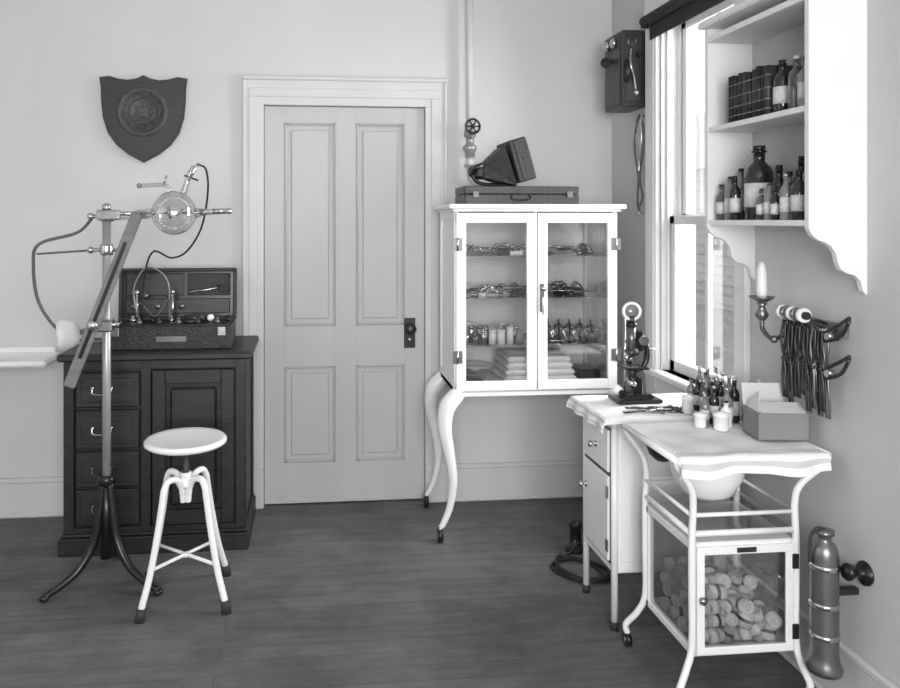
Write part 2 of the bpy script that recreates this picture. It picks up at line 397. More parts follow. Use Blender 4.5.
for sz in SH:
    b.box(CX0+.02, CX1-.02, CY0+.05, CY1-.012, sz, sz+.006, M_greyglass, 0)
b.box(CX0+.01, CX1-.01, CY0+.01, CY0+.03, CZ0-.02, CZ0, M_enamel, .002)
for sx, bx in ((-1, CX0), (1, CX1)):
    for sy, by in ((-1, CY0+.02), (1, CY1-.02)):
        yo = sy*.015
        P = [(0, 0, .675), (-.012, 0, .655), (-.055, .3, .60), (-.066, .6, .51), (-.045, .8, .39), (-.028, 1, .27), (-.042, 1, .16), (-.072, 1.2, .085), (-.09, 1.5, .062)]
        pts = [(bx-sx*.022 + sx*(-p[0]), by + yo*p[1]*.8, p[2]) for p in P]
        b.tube(pts, [.030, .037, .040, .035, .028, .022, .018, .016, .014, .010], M_enamel, seg=12, n=6)
        fx, fy = bx-sx*.022+sx*.09, by+yo*1.2
        b.cyl((fx, fy, .03), (fx, fy, .07), .009, M_steel)
        b.cyl((fx-.011, fy, .03), (fx+.011, fy, .03), .030, M_black, seg=24)
        b.cyl((fx-.013, fy, .03), (fx+.013, fy, .03), .012, M_steel)
b.done()

b = B("surgical_instruments")
def forceps(b, x, y, z, L, a, mat=M_steel, r=.0028):
    d = Vector((math.cos(a), math.sin(a), 0)); n = Vector((-d.y, d.x, 0)); o = Vector((x, y, z))
    b.tube([o-d*L*.5+n*.006, o+n*.001, o+d*L*.5-n*.008], r, mat, seg=6, n=3)
    b.tube([o-d*L*.5-n*.006, o-n*.001, o+d*L*.5+n*.008], r, mat, seg=6, n=3)
    for sg in (-1, 1):
        cc = o+d*L*.5+n*.012*sg
        b.tube([cc+Vector((.009*math.cos(k*math.pi/4), .009*math.sin(k*math.pi/4), 0)) for k in range(9)], r*.75, mat, seg=5, smooth=False)
def ring(b, c, r, ax, rr, mat):
    ax = Vector(ax).normalized(); u = ax.orthogonal().normalized(); v = ax.cross(u)
    b.tube([Vector(c)+r*(math.cos(k*math.pi/6)*u+math.sin(k*math.pi/6)*v) for k in range(13)], rr, mat, seg=6, smooth=False)
for si, sz in enumerate(SH[1:]):
    for i in range(42 if si == 0 else 30):
        x = random.uniform(CX0+.09, CX1-.11); y = random.uniform(CY0+.09, CY1-.10)
        forceps(b, x, y, sz+.012+random.random()*.035, random.uniform(.08, .13), random.uniform(0, 3.1), random.choice([M_steel, M_steel, M_iron]), .0036)
    for i in range(12):
        x = random.uniform(CX0+.08, CX1-.08); y = random.uniform(CY0+.09, CY1-.08)
        b.box(x-.03, x+.03, y-.012, y+.012, sz+.006, sz+.024, random.choice([M_steel, M_black, M_black, M_porc]), .003)
        b.tube([(x-.04, y+.02, sz+.012), (x, y+.03, sz+.055), (x+.04, y+.02, sz+.012)], .0035, M_steel, seg=6)
        ring(b, (x, y, sz+.03), random.uniform(.012, .022), (random.random()-.5, 1, random.random()-.5), .003, random.choice([M_steel, M_iron]))
x = CX0+.07
while x < cm-.03:
    for y in (CY0+.10, CY0+.17, CY0+.25):
        r = random.uniform(.014, .019); h = random.uniform(.05, .085)
        b.lathe([(0, 0), (r, 0), (r, h*.75), (r*.8, h*.8), (r*1.05, h*.82), (r*1.05, h), (0, h)], (x, y, SH[0]+.006), random.choice([M_greyglass, M_porc, M_steel, M_bottleg]), seg=14)
    x += .042
for i in range(14):
    x = cm+.08+i*.018; y = CY0+.11+.05*(i % 3)
    ring(b, (x, y, SH[0]+.045), .034, (1, .35+.5*(i % 2), .1), .0035, M_steel)
    b.tube([(x, y, SH[0]+.012), (x+.02, y+.05, SH[0]+.05), (x+.03, y+.09, SH[0]+.09)], .0035, M_iron, seg=6)
for i in range(10):
    forceps(b, random.uniform(cm+.05, CX1-.1), random.uniform(CY0+.08, CY0+.3), SH[0]+.014, .12, random.uniform(0, 3), M_steel, .0036)
b.lathe([(0, 0), (.027, 0), (.043, .022), (.045, .045), (.042, .045), (.038, .022), (0, .008)], (1.34, CY0+.14, SH[0]+.006), M_greyglass)
b.done()
b = B("enamel_basins")
for x, y, r in ((.77, 3.52, .075), (.80, 3.66, .09)):
    b.lathe([(0, 0), (r*.55, 0), (r*.95, r*.55), (r*1.08, r*.6), (r*.98, r*.64), (r*.85, r*.45), (0, .012)], (x, y, CZ0+.022), M_enamel if y > 3.6 else M_greyglass)
b.box(1.27, 1.38, 3.50, 3.66, CZ0+.022, CZ0+.07, M_black, .01)
b.done()
b = B("folded_towels")
for k in range(4):
    b.box(.90+k*.006, 1.25-k*.008, 3.46+k*.004, 3.72, CZ0+.023+k*.030, CZ0+.051+k*.030, M_cloth, .012)
    b.box(.93+k*.006, 1.22-k*.008, 3.457+k*.004, 3.46+k*.006, CZ0+.034+k*.030, CZ0+.038+k*.030, M_stripe, 0)
b.done()

Zt = CZ1+.022
b = B("wooden_instrument_case")
b.box(.70, 1.235, 3.40, 3.64, Zt, Zt+.045, M_case, .004); b.box(.70, 1.235, 3.40, 3.64, Zt+.047, Zt+.083, M_case, .004)
for x in (.75, 1.19):
    b.box(x-.014, x+.014, 3.394, 3.40, Zt+.03, Zt+.06, M_brass, .002)
b.tube([(.92, 3.40, Zt+.04), (.92, 3.385, Zt+.022), (1.0, 3.385, Zt+.022), (1.0, 3.40, Zt+.04)], .004, M_black)
b.done()
b = B("fluoroscope_viewer")
zb = Zt+.083
def frust(b, x0, x1, y, w0, w1, za0, za1, zb0, zb1, mat):
    t = bmesh.new()
    a = [t.verts.new(p) for p in ((x0, y-w0, za0), (x0, y+w0, za0), (x0, y+w0, za1), (x0, y-w0, za1))]
    c = [t.verts.new(p) for p in ((x1[0], y-w1, zb0), (x1[0], y+w1, zb0), (x1[1], y+w1, zb1), (x1[1], y-w1, zb1))]
    t.faces.new(a); t.faces.new(c[::-1])
    for k in range(4): t.faces.new((a[k], c[k], c[(k+1) % 4], a[(k+1) % 4]))
    bmesh.ops.recalc_face_normals(t, faces=t.faces)
    b.add(t, mat)
frust(b, .795, (.95, .89), 3.52, .045, .10, zb+.045, zb+.10, zb+.004, zb+.185, M_leather)
mv = Matrix.Translation((.975, 3.52, zb+.020)) @ Matrix.Rotation(math.radians(-16), 4, 'Y')
b.box(-.02, .065, -.115, .115, .0, .20, M_leather, .006, mv)
b.box(.060, .07, -.10, .10, .015, .185, M_black, .003, mv)
b.box(.005, .012, -.118, -.113, .01, .19, M_case, .001, mv)
b.tube([(.795, 3.52-.05, zb+.10), (.765, 3.52-.055, zb+.085), (.755, 3.52, zb+.06), (.765, 3.52+.055, zb+.085), (.795, 3.52+.05, zb+.10)], .014, M_black)
b.box(.76, .81, 3.46, 3.58, zb+.035, zb+.105, M_black, .014)
b.tube([(.75, 3.50, zb+.075), (.77, 3.50, zb+.03), (.82, 3.50, zb+.012), (.95, 3.50, zb+.009)], .009, M_black)
b.done()

# ---------------------------------------------------------------- dark wood cabinet (left)
b = B("dark_wood_cabinet")
X0, X1, Y0, Y1 = -1.06, -.285, 3.40, 3.845
b.box(X0+.005, X1-.005, Y0+.02, Y1, .06, .84, M_dwood, .002)
b.box(X0-.02, X1+.015, Y0-.015, Y1, 0, .075, M_dwood_h, .004); b.box(X0-.012, X1+.008, Y0-.006, Y1, .075, .09, M_dwood_h, .006)
b.box(X0-.02, X1+.03, Y0-.03, Y1+.005, .84, .873, M_dwood_h, .008)
for x in (X0, -.735, X1-.045): b.box(x, x+.045, Y0, Y0+.03, .09, .84, M_dwood, .004)
b.box(X0, X1, Y0+.002, Y0+.03, .80, .84, M_dwood_h, .002); b.box(X0, X1, Y0+.002, Y0+.03, .09, .115, M_dwood_h, .002)
zs = [.12, .285, .45, .63, .795]
for i in range(4):
    b.box(X0+.05, -.74, Y0-.002, Y0+.03, zs[i]+.006, zs[i+1]-.006, M_dwood_h, .006)
    b.box(X0+.075, -.765, Y0-.006, Y0, zs[i]+.03, zs[i+1]-.03, M_dwood_h, .003)
    zc = (zs[i]+zs[i+1])/2; xc = -.895
    for dx in (-.04, .04): b.lathe([(0, 0), (.011, 0), (.008, .008), (.006, .014), (0, .016)], (xc+dx, Y0-.005, zc+.012), M_steel if i > 1 else M_iron, (0, -1, 0))
    b.tube([(xc-.04, Y0-.018, zc+.012), (xc-.032, Y0-.026, zc-.012), (xc+.032, Y0-.026, zc-.012), (xc+.04, Y0-.018, zc+.012)], .004, M_steel if i > 1 else M_iron)
dx0, dx1, dz0, dz1 = -.685, -.335, .12, .795
for q in ((dx0, dx0+.055, dz0, dz1), (dx1-.055, dx1, dz0, dz1), (dx0+.055, dx1-.055, dz0, dz0+.06), (dx0+.055, dx1-.055, dz1-.06, dz1)):
    b.box(q[0], q[1], Y0-.006, Y0+.02, q[2], q[3], M_dwood, .003)
b.box(dx0+.075, dx1-.075, Y0+.0, Y0+.022, dz0+.08, dz1-.08, M_dwood, .012)
b.sphere((dx0+.025, Y0-.014, .50), .012, M_steel)
b.box(X1-.006, X1+.004, Y0+.01, Y0+.06, .09, .84, M_dwood, .002); b.box(X1-.006, X1+.004, Y1-.05, Y1, .09, .84, M_dwood, .002)
b.done()

b = B("electrotherapy_case")
z0 = .873; x0, x1 = -.895, -.352
b.box(x0, x1, 3.46, 3.66, z0, z0+.105, M_leather, .004)
b.box(x0+.012, x1-.012, 3.472, 3.648, z0+.103, z0+.111, M_black, .002)
m = Matrix.Translation((0, 3.665, z0+.105)) @ Matrix.Rotation(math.radians(-5), 4, 'X')
HL = .245
for q in ((x0, x1, 0, .055, 0, .016), (x0, x1, 0, .055, HL-.016, HL), (x0, x0+.014, 0, .055, .016, HL-.016), (x1-.014, x1, 0, .055, .016, HL-.016)):
    b.box(*q, M_leather, .003, m)
b.box(x0+.01, x1-.01, .03, .055, .01, HL-.01, M_black, .002, m)
b.box(x0+.03, x1-.03, .018, .032, .03, .10, M_dwood_h, .003, m); b.box(x0+.03, -.60, .018, .032, .115, .22, M_dwood_h, .003, m)
b.box(-.58, x1-.03, .018, .032, .115, .22, M_leather, .003, m)
for i in range(5): b.lathe([(0, 0), (.012, 0), (.014, .01), (0, .012)], (x0+.07+i*.055, 3.672, z0+.17+.05*(i % 2)), M_brass, (0, -1, 0))
for sg in (-1, 1):
    b.tube([(x1-.10, 3.672, z0+.255), (x1-.06, 3.668, z0+.255+sg*.014), (x1-.03, 3.672, z0+.255+sg*.006)], .004, M_iron)
b.tube([(x1-.22, 3.67, z0+.235), (x1-.15, 3.66, z0+.245), (x1-.09, 3.67, z0+.255)], .005, M_steel)
for i in range(12):
    x = x0+.045+i*.043
    b.lathe([(0, 0), (.014, 0), (.012, .012), (.007, .016), (.007, .028), (0, .030)], (x, 3.51+.07*(i % 2), z0+.110), (M_iron, M_steel, M_brass, M_black)[i % 4], seg=14)
b.sphere((x1-.10, 3.53, z0+.132), .016, M_porc)
b.cyl((x1-.22, 3.56, z0+.127), (x1-.13, 3.56, z0+.127), .014, M_iron)
b.lathe([(0, 0), (.032, 0), (.032, .012), (.028, .014), (0, .014)], (-.54, 3.53, z0+.111), M_iron)
for x in (x0+.02, x1-.06):
    b.box(x, x+.035, 3.452, 3.46, z0+.06, z0+.10, M_steel, .002)
b.box(-.68, -.55, 3.455, 3.46, z0+.035, z0+.06, M_brass, .001)
b.tube([(-.775, 3.56, z0+.11), (-.80, 3.56, z0+.26), (-.74, 3.56, z0+.36), (-.65, 3.56, z0+.30), (-.64, 3.56, z0+.12)], .0035, M_greyglass)
b.tube([(-.775, 3.54, z0+.11), (-.77, 3.54, z0+.20), (-.70, 3.54, z0+.14), (-.64, 3.54, z0+.22), (-.635, 3.56, z0+.12)], .003, M_cable)
b.cyl((-.63, 3.58, z0+.1), (-.63, 3.58, z0+.24), .005, M_steel); b.sphere((-.63, 3.58, z0+.245), .011, M_steel)
b.cyl((-.79, 3.58, z0+.1), (-.79, 3.58, z0+.24), .005, M_steel); b.sphere((-.79, 3.58, z0+.245), .011, M_steel)
b.done()

# ---------------------------------------------------------------- x-ray tube stand
b = B("xray_tube_stand")
PX, PY = -.811, 3.14
b.cyl((PX, PY, .16), (PX, PY, 1.50), .0165, M_pole); b.sphere((PX, PY, 1.50), .019, M_steel)
b.cyl((PX, PY, .10), (PX, PY, .42), .026, M_black, r1=.022)
b.lathe([(0, 0), (.03, 0), (.034, .02), (.03, .04), (0, .04)], (PX, PY, .39), M_black)
for fx, fy in ((-1.005, 3.00), (-.585, 3.01), (-.80, 3.345)):
    d = Vector((fx-PX, fy-PY, 0))
    q = lambda f, z: tuple(Vector((PX, PY, 0))+d*f+Vector((0, 0, z)))
    b.tube([q(.06, .40), q(.13, .28), q(.22, .17), q(.45, .085), q(.75, .04), q(1, .018)], [.016, .018, .018, .016, .014, .013], M_black)
    b.sphere(q(1, .014), .016, M_black, (1.2, 1.2, .85))
for z, w in ((1.465, .028), (1.33, .024), (1.03, .026)):
    b.lathe([(0, 0), (w, 0), (w+.003, .01), (w+.003, .035), (w, .045), (0, .045)], (PX, PY, z-.02), M_steel)
    b.cyl((PX-.06, PY, z), (PX+.05, PY, z), .008, M_steel); b.sphere((PX-.062, PY, z), .014, M_black if z < 1.2 else M_steel)
yA = PY-.035
b.box(PX-.03, PX+.06, yA-.012, yA+.03, 1.45, 1.49, M_steel, .005)
b.cyl((PX, yA, 1.475), (-.655, yA, 1.475), .009, M_steel)
b.cyl((PX-.01, yA, 1.455), (-.64, yA, 1.46), .005, M_pole)
p0 = Vector((-.675, yA, 1.475)); p1 = Vector((-.935, yA, .80)); d = p1-p0
ang = math.atan2(d.x, d.z)
b.box(-.022, .022, -.046, -.028, 0, d.length, M_greywood, .003, Matrix.Translation(p0) @ Matrix.Rotation(ang, 4, 'Y'))
b.box(-.007, .007, -.049, -.045, .12, d.length-.12, M_black, 0, Matrix.Translation(p0) @ Matrix.Rotation(ang, 4, 'Y'))
b.box(PX-.045, PX+.035, yA-.03, PY, 1.01, 1.055, M_steel, .006)
b.lathe([(0, 0), (.018, 0), (.022, .012), (.018, .024), (0, .024)], (PX-.03, yA-.048, 1.04), M_steel, (0, -1, 0))
b.lathe([(0, 0), (.03, .004), (.052, .03), (.064, .07), (.066, .085), (.06, .085), (0, .06)], (PX-.10, PY-.005, 1.0), M_trim, (-1, -.3, -.1))
b.cyl((PX-.11, PY-.005, 1.0), (PX, PY, 1.03), .010, M_steel)
sc = Vector((-.54, yA-.005, 1.478))
b.sphere(sc, .088, M_bulb, seg=32)
b.tube([sc+Vector((-.082, 0, 0)), sc+Vector((-.12, 0, 0)), sc+Vector((-.15, 0, 0))], [.020, .013, .011], M_bulb)
b.tube([sc+Vector((.082, 0, 0)), sc+Vector((.12, 0, .004)), sc+Vector((.165, 0, .006))], [.022, .013, .010], M_bulb)
b.cyl(sc+Vector((.15, 0, .006)), sc+Vector((.215, 0, .008)), .011, M_steel); b.sphere(sc+Vector((.218, 0, .008)), .012, M_steel)
b.cyl(sc+Vector((.10, 0, .004)), sc+Vector((.15, 0, .006)), .012, M_pole)
b.cyl(sc+Vector((-.12, 0, 0)), sc+Vector((-.02, 0, 0)), .005, M_steel); b.lathe([(0, 0), (.022, 0), (.026, .008), (0, .003)], sc+Vector((-.022, 0, 0)), M_steel, (1, 0, .2))
b.cyl(sc+Vector((.03, 0, 0)), sc+Vector((.14, 0, .004)), .004, M_steel); b.lathe([(0, 0), (.02, .0), (.02, .006), (0, .006)], sc+Vector((.025, 0, 0)), M_steel, (-1, 0, 1))
b.tube([sc+Vector((.035, 0, .078)), sc+Vector((.05, 0, .12)), sc+Vector((.065, 0, .16)), sc+Vector((.08, 0, .19))], [.016, .012, .014, .008], M_bulb)
b.cyl(sc+Vector((.055, 0, .13)), sc+Vector((.095, 0, .20)), .006, M_steel); b.cyl(sc+Vector((.04, 0, .15)), sc+Vector((.095, 0, .13)), .004, M_black)
b.tube([sc+Vector((-.02, 0, .083)), sc+Vector((-.025, 0, .105)), sc+Vector((-.05, 0, .112)), sc+Vector((-.13, 0, .108))], [.009, .008, .008, .008], M_bulb)
b.sphere(sc+Vector((-.135, 0, .108)), .011, M_greyglass)
b.cyl(sc+Vector((-.04, 0, .112)), sc+Vector((-.03, 0, .15)), .004, M_steel)
b.tube([sc+Vector((.095, 0, .195)), (-.415, yA, 1.65), (-.415, yA+.05, 1.56), (-.45, yA+.12, 1.42), (-.52, yA+.2, 1.32), (-.60, yA+.28, 1.285), (-.69, yA+.34, 1.31), (-.74, yA+.40, 1.20), (-.76, yA+.44, 1.0)], .0042, M_cableb, seg=7)
b.tube([(PX-.05, PY, 1.465), (-.93, PY+.02, 1.40), (-1.07, PY, 1.355), (-1.10, PY+.02, 1.27), (-1.09, PY+.05, 1.12), (-1.03, PY+.1, 1.00), (-.97, PY+.2, .94), (-.92, 3.42, .92), (-.87, 3.455, .94)], .0065, M_cable, seg=8)
b.tube([(PX-.05, PY, 1.33), (-.93, PY, 1.325), (-1.08, PY, 1.315)], .004, M_cable, seg=6)
b.done()

# ---------------------------------------------------------------- stool
b = B("metal_stool")
sx, sy = -.476, 2.985
b.lathe([(0, -.022), (.145, -.022), (.155, -.014), (.155, -.004), (.148, .003), (.13, .0), (0, -.002)], (sx, sy, .610), M_enamel, seg=48)
b.lathe([(0, 0), (.06, 0), (.055, .008), (.02, .012), (0, .012)], (sx, sy, .577), M_iron)
b.cyl((sx, sy, .36), (sx, sy, .58), .011, M_iron)
for k in range(26): b.lathe([(.011, 0), (.0135, .003), (.011, .006)], (sx, sy, .365+k*.0075), M_iron, seg=12)
b.lathe([(0, 0), (.026, 0), (.03, .008), (.026, .02), (.02, .045), (.024, .055), (0, .055)], (sx, sy, .425), M_enamel)
a0 = 6
for k in range(4):
    a = math.radians(45+90*k+a0); d = Vector((math.cos(a), math.sin(a), 0)); o = Vector((sx, sy, 0))
    q = lambda r, z: tuple(o+d*r+Vector((0, 0, z)))
    b.tube([q(.015, .40), q(.022, .43), q(.045, .462), q(.085, .468), q(.105, .44), q(.113, .40), q(.135, .29), q(.17, .15), q(.212, .035)], .0125, M_enamel, seg=12)
    b.cyl(q(.209, .045), q(.217, .0), .016, M_rubber, r1=.019)
    b.tube([q(.022, .44), q(.015, .40), q(.012, .37)], .012, M_enamel)
for k in range(2):
    a = math.radians(45+90*k+a0); d = Vector((math.cos(a), math.sin(a), 0)); o = Vector((sx, sy, .165))
    b.tube([o-d*.167, o, o+d*.167], .0065, M_enamel, smooth=False)
b.lathe([(0, 0), (.016, 0), (.016, .012), (0, .012)], (sx, sy, .158), M_enamel)
b.done()

# ---------------------------------------------------------------- enamel drawer table
TX0, TX1, TY0, TY1 = 1.06, 1.50, 2.585, 2.885
b = B("enamel_drawer_table")
b.box(TX0+.004, TX1, TY0+.004, TY1-.004, .20, .73, M_enamel, .004)
b.box(TX0-.025, TX1+.02, TY0-.02, TY1+.025, .73, .752, M_enamel, .005)
b.box(TX0-.006, TX0+.006, TY0+.03, TY1-.03, .55, .70, M_enamel, .003)
b.box(TX0-.006, TX0+.006, TY0+.03, TY1-.03, .235, .535, M_enamel, .003)
b.box(TX0+.002, TX0+.005, TY0+.024, TY1-.024, .226, .707, M_iron, 0)
for z in (.622, .44):
    b.lathe([(0, 0), (.012, 0), (.012, .003), (.005, .006), (.005, .014), (.013, .02), (.011, .028), (0, .03)], (TX0-.006, TY0+.14 if z > .5 else TY1-.06, z), M_steel, (-1, 0, 0))
for z in (.29, .48): b.box(TX0-.009, TX0-.005, TY0+.025, TY0+.045, z-.022, z+.022, M_steel, .001)
b.box(TX0+.03, TX1-.03, TY0, TY0+.006, .24, .68, M_enamel, .003)
for x in (TX0+.012, TX1-.012):
    for y in (TY0+.012, TY1-.012):
        b.cyl((x, y, .012), (x, y, .735), .0125, M_enamel, seg=14); b.cyl((x, y, 0), (x, y, .03), .015, M_rubber)
b.done()

def drape(name, x0, x1, y0, y1, z, drops, stripes=None, seed=0, amp=.008):
    b = B(name); t = bmesh.new(); step = .0075
    dl, dr, dn, df = drops
    nx = int((x1-x0+dl+dr)/step); ny = int((y1-y0+dn+df)/step)
    grid = []
    for j in range(ny+1):
        row = []
        v = y0-dn+(y1-y0+dn+df)*j/ny
        for i in range(nx+1):
            u = x0-dl+(x1-x0+dl+dr)*i/nx
            ox = max(x0-u, 0)+max(u-x1, 0); oy = max(y0-v, 0)+max(v-y1, 0)
            x = min(max(u, x0), x1); y = min(max(v, y0), y1)
            drop = max(ox, oy) + .35*min(ox, oy)
            wig = amp*min(1, drop/.03)
            sgx = -1 if u < x0 else 1; sgy = -1 if v < y0 else 1
            if oy > 0: y += sgy*(.004+wig*(1+math.sin(u*46+seed))+.12*drop)
            if ox > 0: x += sgx*(.004+wig*(1+math.sin(v*52+seed*2))+.12*drop)
            zz = z-drop + (.0012*math.sin(u*37+v*23)+.0012*math.sin(u*17-v*51) if drop == 0 else 0)
            if oy > 0 and ox == 0: zz += .008*math.sin(u*22+seed)*min(1, drop/.04)
            row.append(t.verts.new((x, y, zz)))
        grid.append(row)
    for j in range(ny):
        for i in range(nx):
            f = t.faces.new((grid[j][i], grid[j][i+1], grid[j+1][i+1], grid[j+1][i]))
            v = y0-dn+(y1-y0+dn+df)*(j+.5)/ny; u = x0-dl+(x1-x0+dl+dr)*(i+.5)/nx
            f.material_index = 0; f.smooth = True
            if stripes and stripes(u, v): f.material_index = 1
    b.mats = [M_cloth, M_stripe]
    me = bpy.data.meshes.new("tmp"); t.to_mesh(me); t.free(); b.bm.from_mesh(me); bpy.data.meshes.remove(me)
    return b.done()
drape("draped_towel", TX0-.03, TX1+.02, TY0-.02, TY1+.03, .7560, (.045, 0, .02, .01), lambda u, v: u < TX0+.02 and int((u-.98)/.0075) in (2, 5), 3, .006)
ZT = .7585
b = B("microscope")
mx, my, mz = 1.235, 2.80, ZT
b.box(mx-.085, mx+.09, my-.055, my+.055, mz, mz+.014, M_black, .004)
b.prism([(-.055, -.05), (.055, -.05), (.05, -.025), (.02, 0), (.05, .03), (.04, .05), (-.04, .05), (-.05, .03), (-.02, 0), (-.05, -.025)], Matrix.Translation((mx, my, mz+.014)), .018, M_black, .004)
b.box(mx+.0, mx+.028, my-.016, my+.016, mz+.03, mz+.11, M_black, .005)
b.cyl((mx+.014, my-.026, mz+.105), (mx+.014, my+.026, mz+.105), .014, M_brass)
b.box(mx-.05, mx+.04, my-.045, my+.045, mz+.125, mz+.133, M_black, .002)
b.box(mx-.045, mx-.005, my-.04, my-.02, mz+.133, mz+.137, M_steel, .001)
b.cyl((mx-.01, my, mz+.092), (mx-.01, my, mz+.125), .016, M_iron)
b.cyl((mx-.022, my, mz+.06), (mx-.006, my, mz+.075), .024, M_steel)
b.tube([(mx+.015, my, mz+.11), (mx+.045, my, mz+.15), (mx+.048, my, mz+.20), (mx+.028, my, mz+.245), (mx+.01, my, mz+.255)], [.013, .014, .014, .013, .012], M_black, flat=.8)
b.cyl((mx-.012, my, mz+.185), (mx-.012, my, mz+.285), .0165, M_brass)
b.cyl((mx-.012, my, mz+.285), (mx-.012, my, mz+.30), .020, M_black)
b.cyl((mx-.012, my, mz+.295), (mx-.012, my, mz+.325), .014, M_iron)
b.cyl((mx-.03, my, mz+.178), (mx+.008, my, mz+.192), .019, M_iron)
b.cyl((mx-.018, my, mz+.14), (mx-.012, my, mz+.182), .007, M_steel, r1=.010)
b.cyl((mx-.035, my, mz+.148), (mx-.025, my, mz+.182), .006, M_steel, r1=.009)
b.box(mx+.0, mx+.03, my-.014, my+.014, mz+.19, mz+.27, M_black, .004)
for z in (.235,): b.cyl((mx+.018, my-.045, mz+z), (mx+.018, my+.045, mz+z), .006, M_steel); b.cyl((mx+.018, my-.048, mz+z), (mx+.018, my-.032, mz+z), .018, M_steel); b.cyl((mx+.018, my+.032, mz+z), (mx+.018, my+.048, mz+z), .018, M_steel)
b.cyl((mx+.045, my, mz+.20), (mx+.085, my, mz+.195), .004, M_steel)
b.lathe([(0, -.004), (.026, -.004), (.029, 0), (.026, .006), (0, .009)], (mx-.012, my, mz+.342), M_greyglass, (-.2, -1, .1))
b.lathe([(.026, -.008), (.036, -.008), (.036, .008), (.026, .008)], (mx-.012, my, mz+.342), M_porc, (-.2, -1, .1))
b.cyl((mx-.03, my+.02, mz+.0), (mx-.03, my+.02, mz+.32), .0035, M_steel)
b.done()

b = B("forceps_set")
for i in range(11):
    forceps(b, 1.23+random.uniform(-.07, .09), 2.655+random.uniform(-.045, .03), ZT+.004+.002*(i % 3), random.uniform(.07, .12), random.uniform(-.4, .5), random.choice([M_iron, M_steel]), .0025)
b.done()

# ---------------------------------------------------------------- cart
b = B("enamel_instrument_cart")
KX0, KX1, KY0, KY1 = 1.125, 1.452, 2.15, 2.465
r = .0105
def leg(sx, bx, sy, by, foot, topo):
    return [(bx+sx*foot, by+sy*.03, .045), (bx+sx*(foot+.004), by+sy*.03, .075), (bx+sx*foot*.45, by+sy*.01, .125), (bx, by, .19), (bx, by, .35), (bx, by, .50), (bx+sx*-.004, by, .60), (bx+sx*.008, by+sy*.01, .66), (bx+sx*topo, by+sy*.02, .72), (bx+sx*(topo+.012), by+sy*.025, .748)]
for sx, bx, ft, tp in ((-1, KX0, .05, .05), (1, KX1, .02, .075)):
    for sy, by in ((-1, KY0), (1, KY1)):
        P = leg(sx, bx, sy, by, ft, tp); b.tube(P, r, M_enamel, seg=12)
        f = P[0]; b.cyl((f[0], f[1], .03), (f[0], f[1], .05), .007, M_steel)
        b.cyl((f[0]-.009, f[1], .022), (f[0]+.009, f[1], .022), .022, M_black); b.cyl((f[0]-.011, f[1], .022), (f[0]+.011, f[1], .022), .009, M_steel)
zt = .748; xa, xb, ya, yb = KX0-.062, KX1+.087, KY0-.025, KY1+.025
b.tube([(xa, ya, zt), (xa, yb, zt)], r, M_enamel, smooth=False); b.tube([(xb, ya, zt), (xb, yb, zt)], r, M_enamel, smooth=False)
for y in (ya, yb): b.tube([(xa, y, zt), (xb, y, zt)], r*.9, M_enamel, smooth=False)
b.box(xa+.012, xb-.012, ya+.012, yb-.02, zt-.012, zt-.004, M_enamel, .002)
b.box(KX0, KX1, KY0, KY1, .525, .531, M_glass, 0)
for z in (.52, .575):
    b.tube([(KX0, KY0, z), (KX1, KY0, z), (KX1, KY1, z), (KX0, KY1, z), (KX0, KY0, z)], .0065 if z > .55 else .009, M_enamel, smooth=False)
z0, z1, w = .155, .49, .022
for x in (KX0, KX1-w):
    for y in (KY0, KY1-w): b.box(x, x+w, y, y+w, z0, z1, M_enamel, .002)
for z in (z0, z1-w):
    zz = z
    b.box(KX0, KX1, KY0, KY0+w, zz, zz+w, M_enamel, .002); b.box(KX0, KX1, KY1-w, KY1, zz, zz+w, M_enamel, .002)
    b.box(KX0, KX0+w, KY0, KY1, zz, zz+w, M_enamel, .002); b.box(KX1-w, KX1, KY0, KY1, zz, zz+w, M_enamel, .002)
b.box(KX0+.005, KX1-.005, KY0+.005, KY1-.005, z0+.002, z0+.01, M_enamel, .001); b.box(KX0+.004, KX1-.004, KY0+.004, KY1-.004, z1-.008, z1+.002, M_enamel, .001)
b.box(KX0+.012, KX1-.012, KY0-.010, KY0-.002, z0+.008, z0+.03, M_enamel, .002); b.box(KX0+.012, KX1-.012, KY0-.010, KY0-.002, z1-.032, z1-.008, M_enamel, .002)
b.box(KX0+.012, KX0+.036, KY0-.010, KY0-.002, z0+.03, z1-.03, M_enamel, .002); b.box(KX1-.036, KX1-.012, KY0-.010, KY0-.002, z0+.03, z1-.03, M_enamel, .002)
b.box(KX0+.034, KX1-.034, KY0-.006, KY0-.004, z0+.028, z1-.03, M_glass, 0)
b.box(KX0+.008, KX0+.010, KY0+w, KY1-w, z0+w, z1-w, M_glass, 0); b.box(KX1-.010, KX1-.008, KY0+w, KY1-w, z0+w, z1-w, M_glass, 0)
b.box(KX0+w, KX1-w, KY1-.010, KY1-.008, z0+w, z1-w, M_glass, 0)
b.box(1.26, 1.32, KY0-.013, KY0-.009, z1-.026, z1-.012, M_iron, 0)
for z in (.22, .43): b.box(KX1-.018, KX1+.002, KY0-.014, KY0-.008, z-.022, z+.022, M_iron, .001)
b.lathe([(0, 0), (.006, 0), (.006, .01), (.012, .015), (0, .02)], (KX0+.024, KY0-.01, .33), M_steel, (0, -1, 0))
b.lathe([(0, 0), (.045, 0), (.08, .022), (.108, .075), (.116, .16), (.106, .16), (.098, .075), (.05, .02), (0, .012)], (1.245, 2.285, .578), M_porc, seg=40)
b.lathe([(.116, 0), (.122, .003), (.122, .010), (.116, .012)], (1.245, 2.285, .70), M_enamel, seg=40)
b.lathe([(0, 0), (.02, 0), (.042, .02), (.052, .05), (.056, .085), (.048, .085), (0, .01)], (1.165, 2.425, .651), M_iron, seg=30)
b.done()

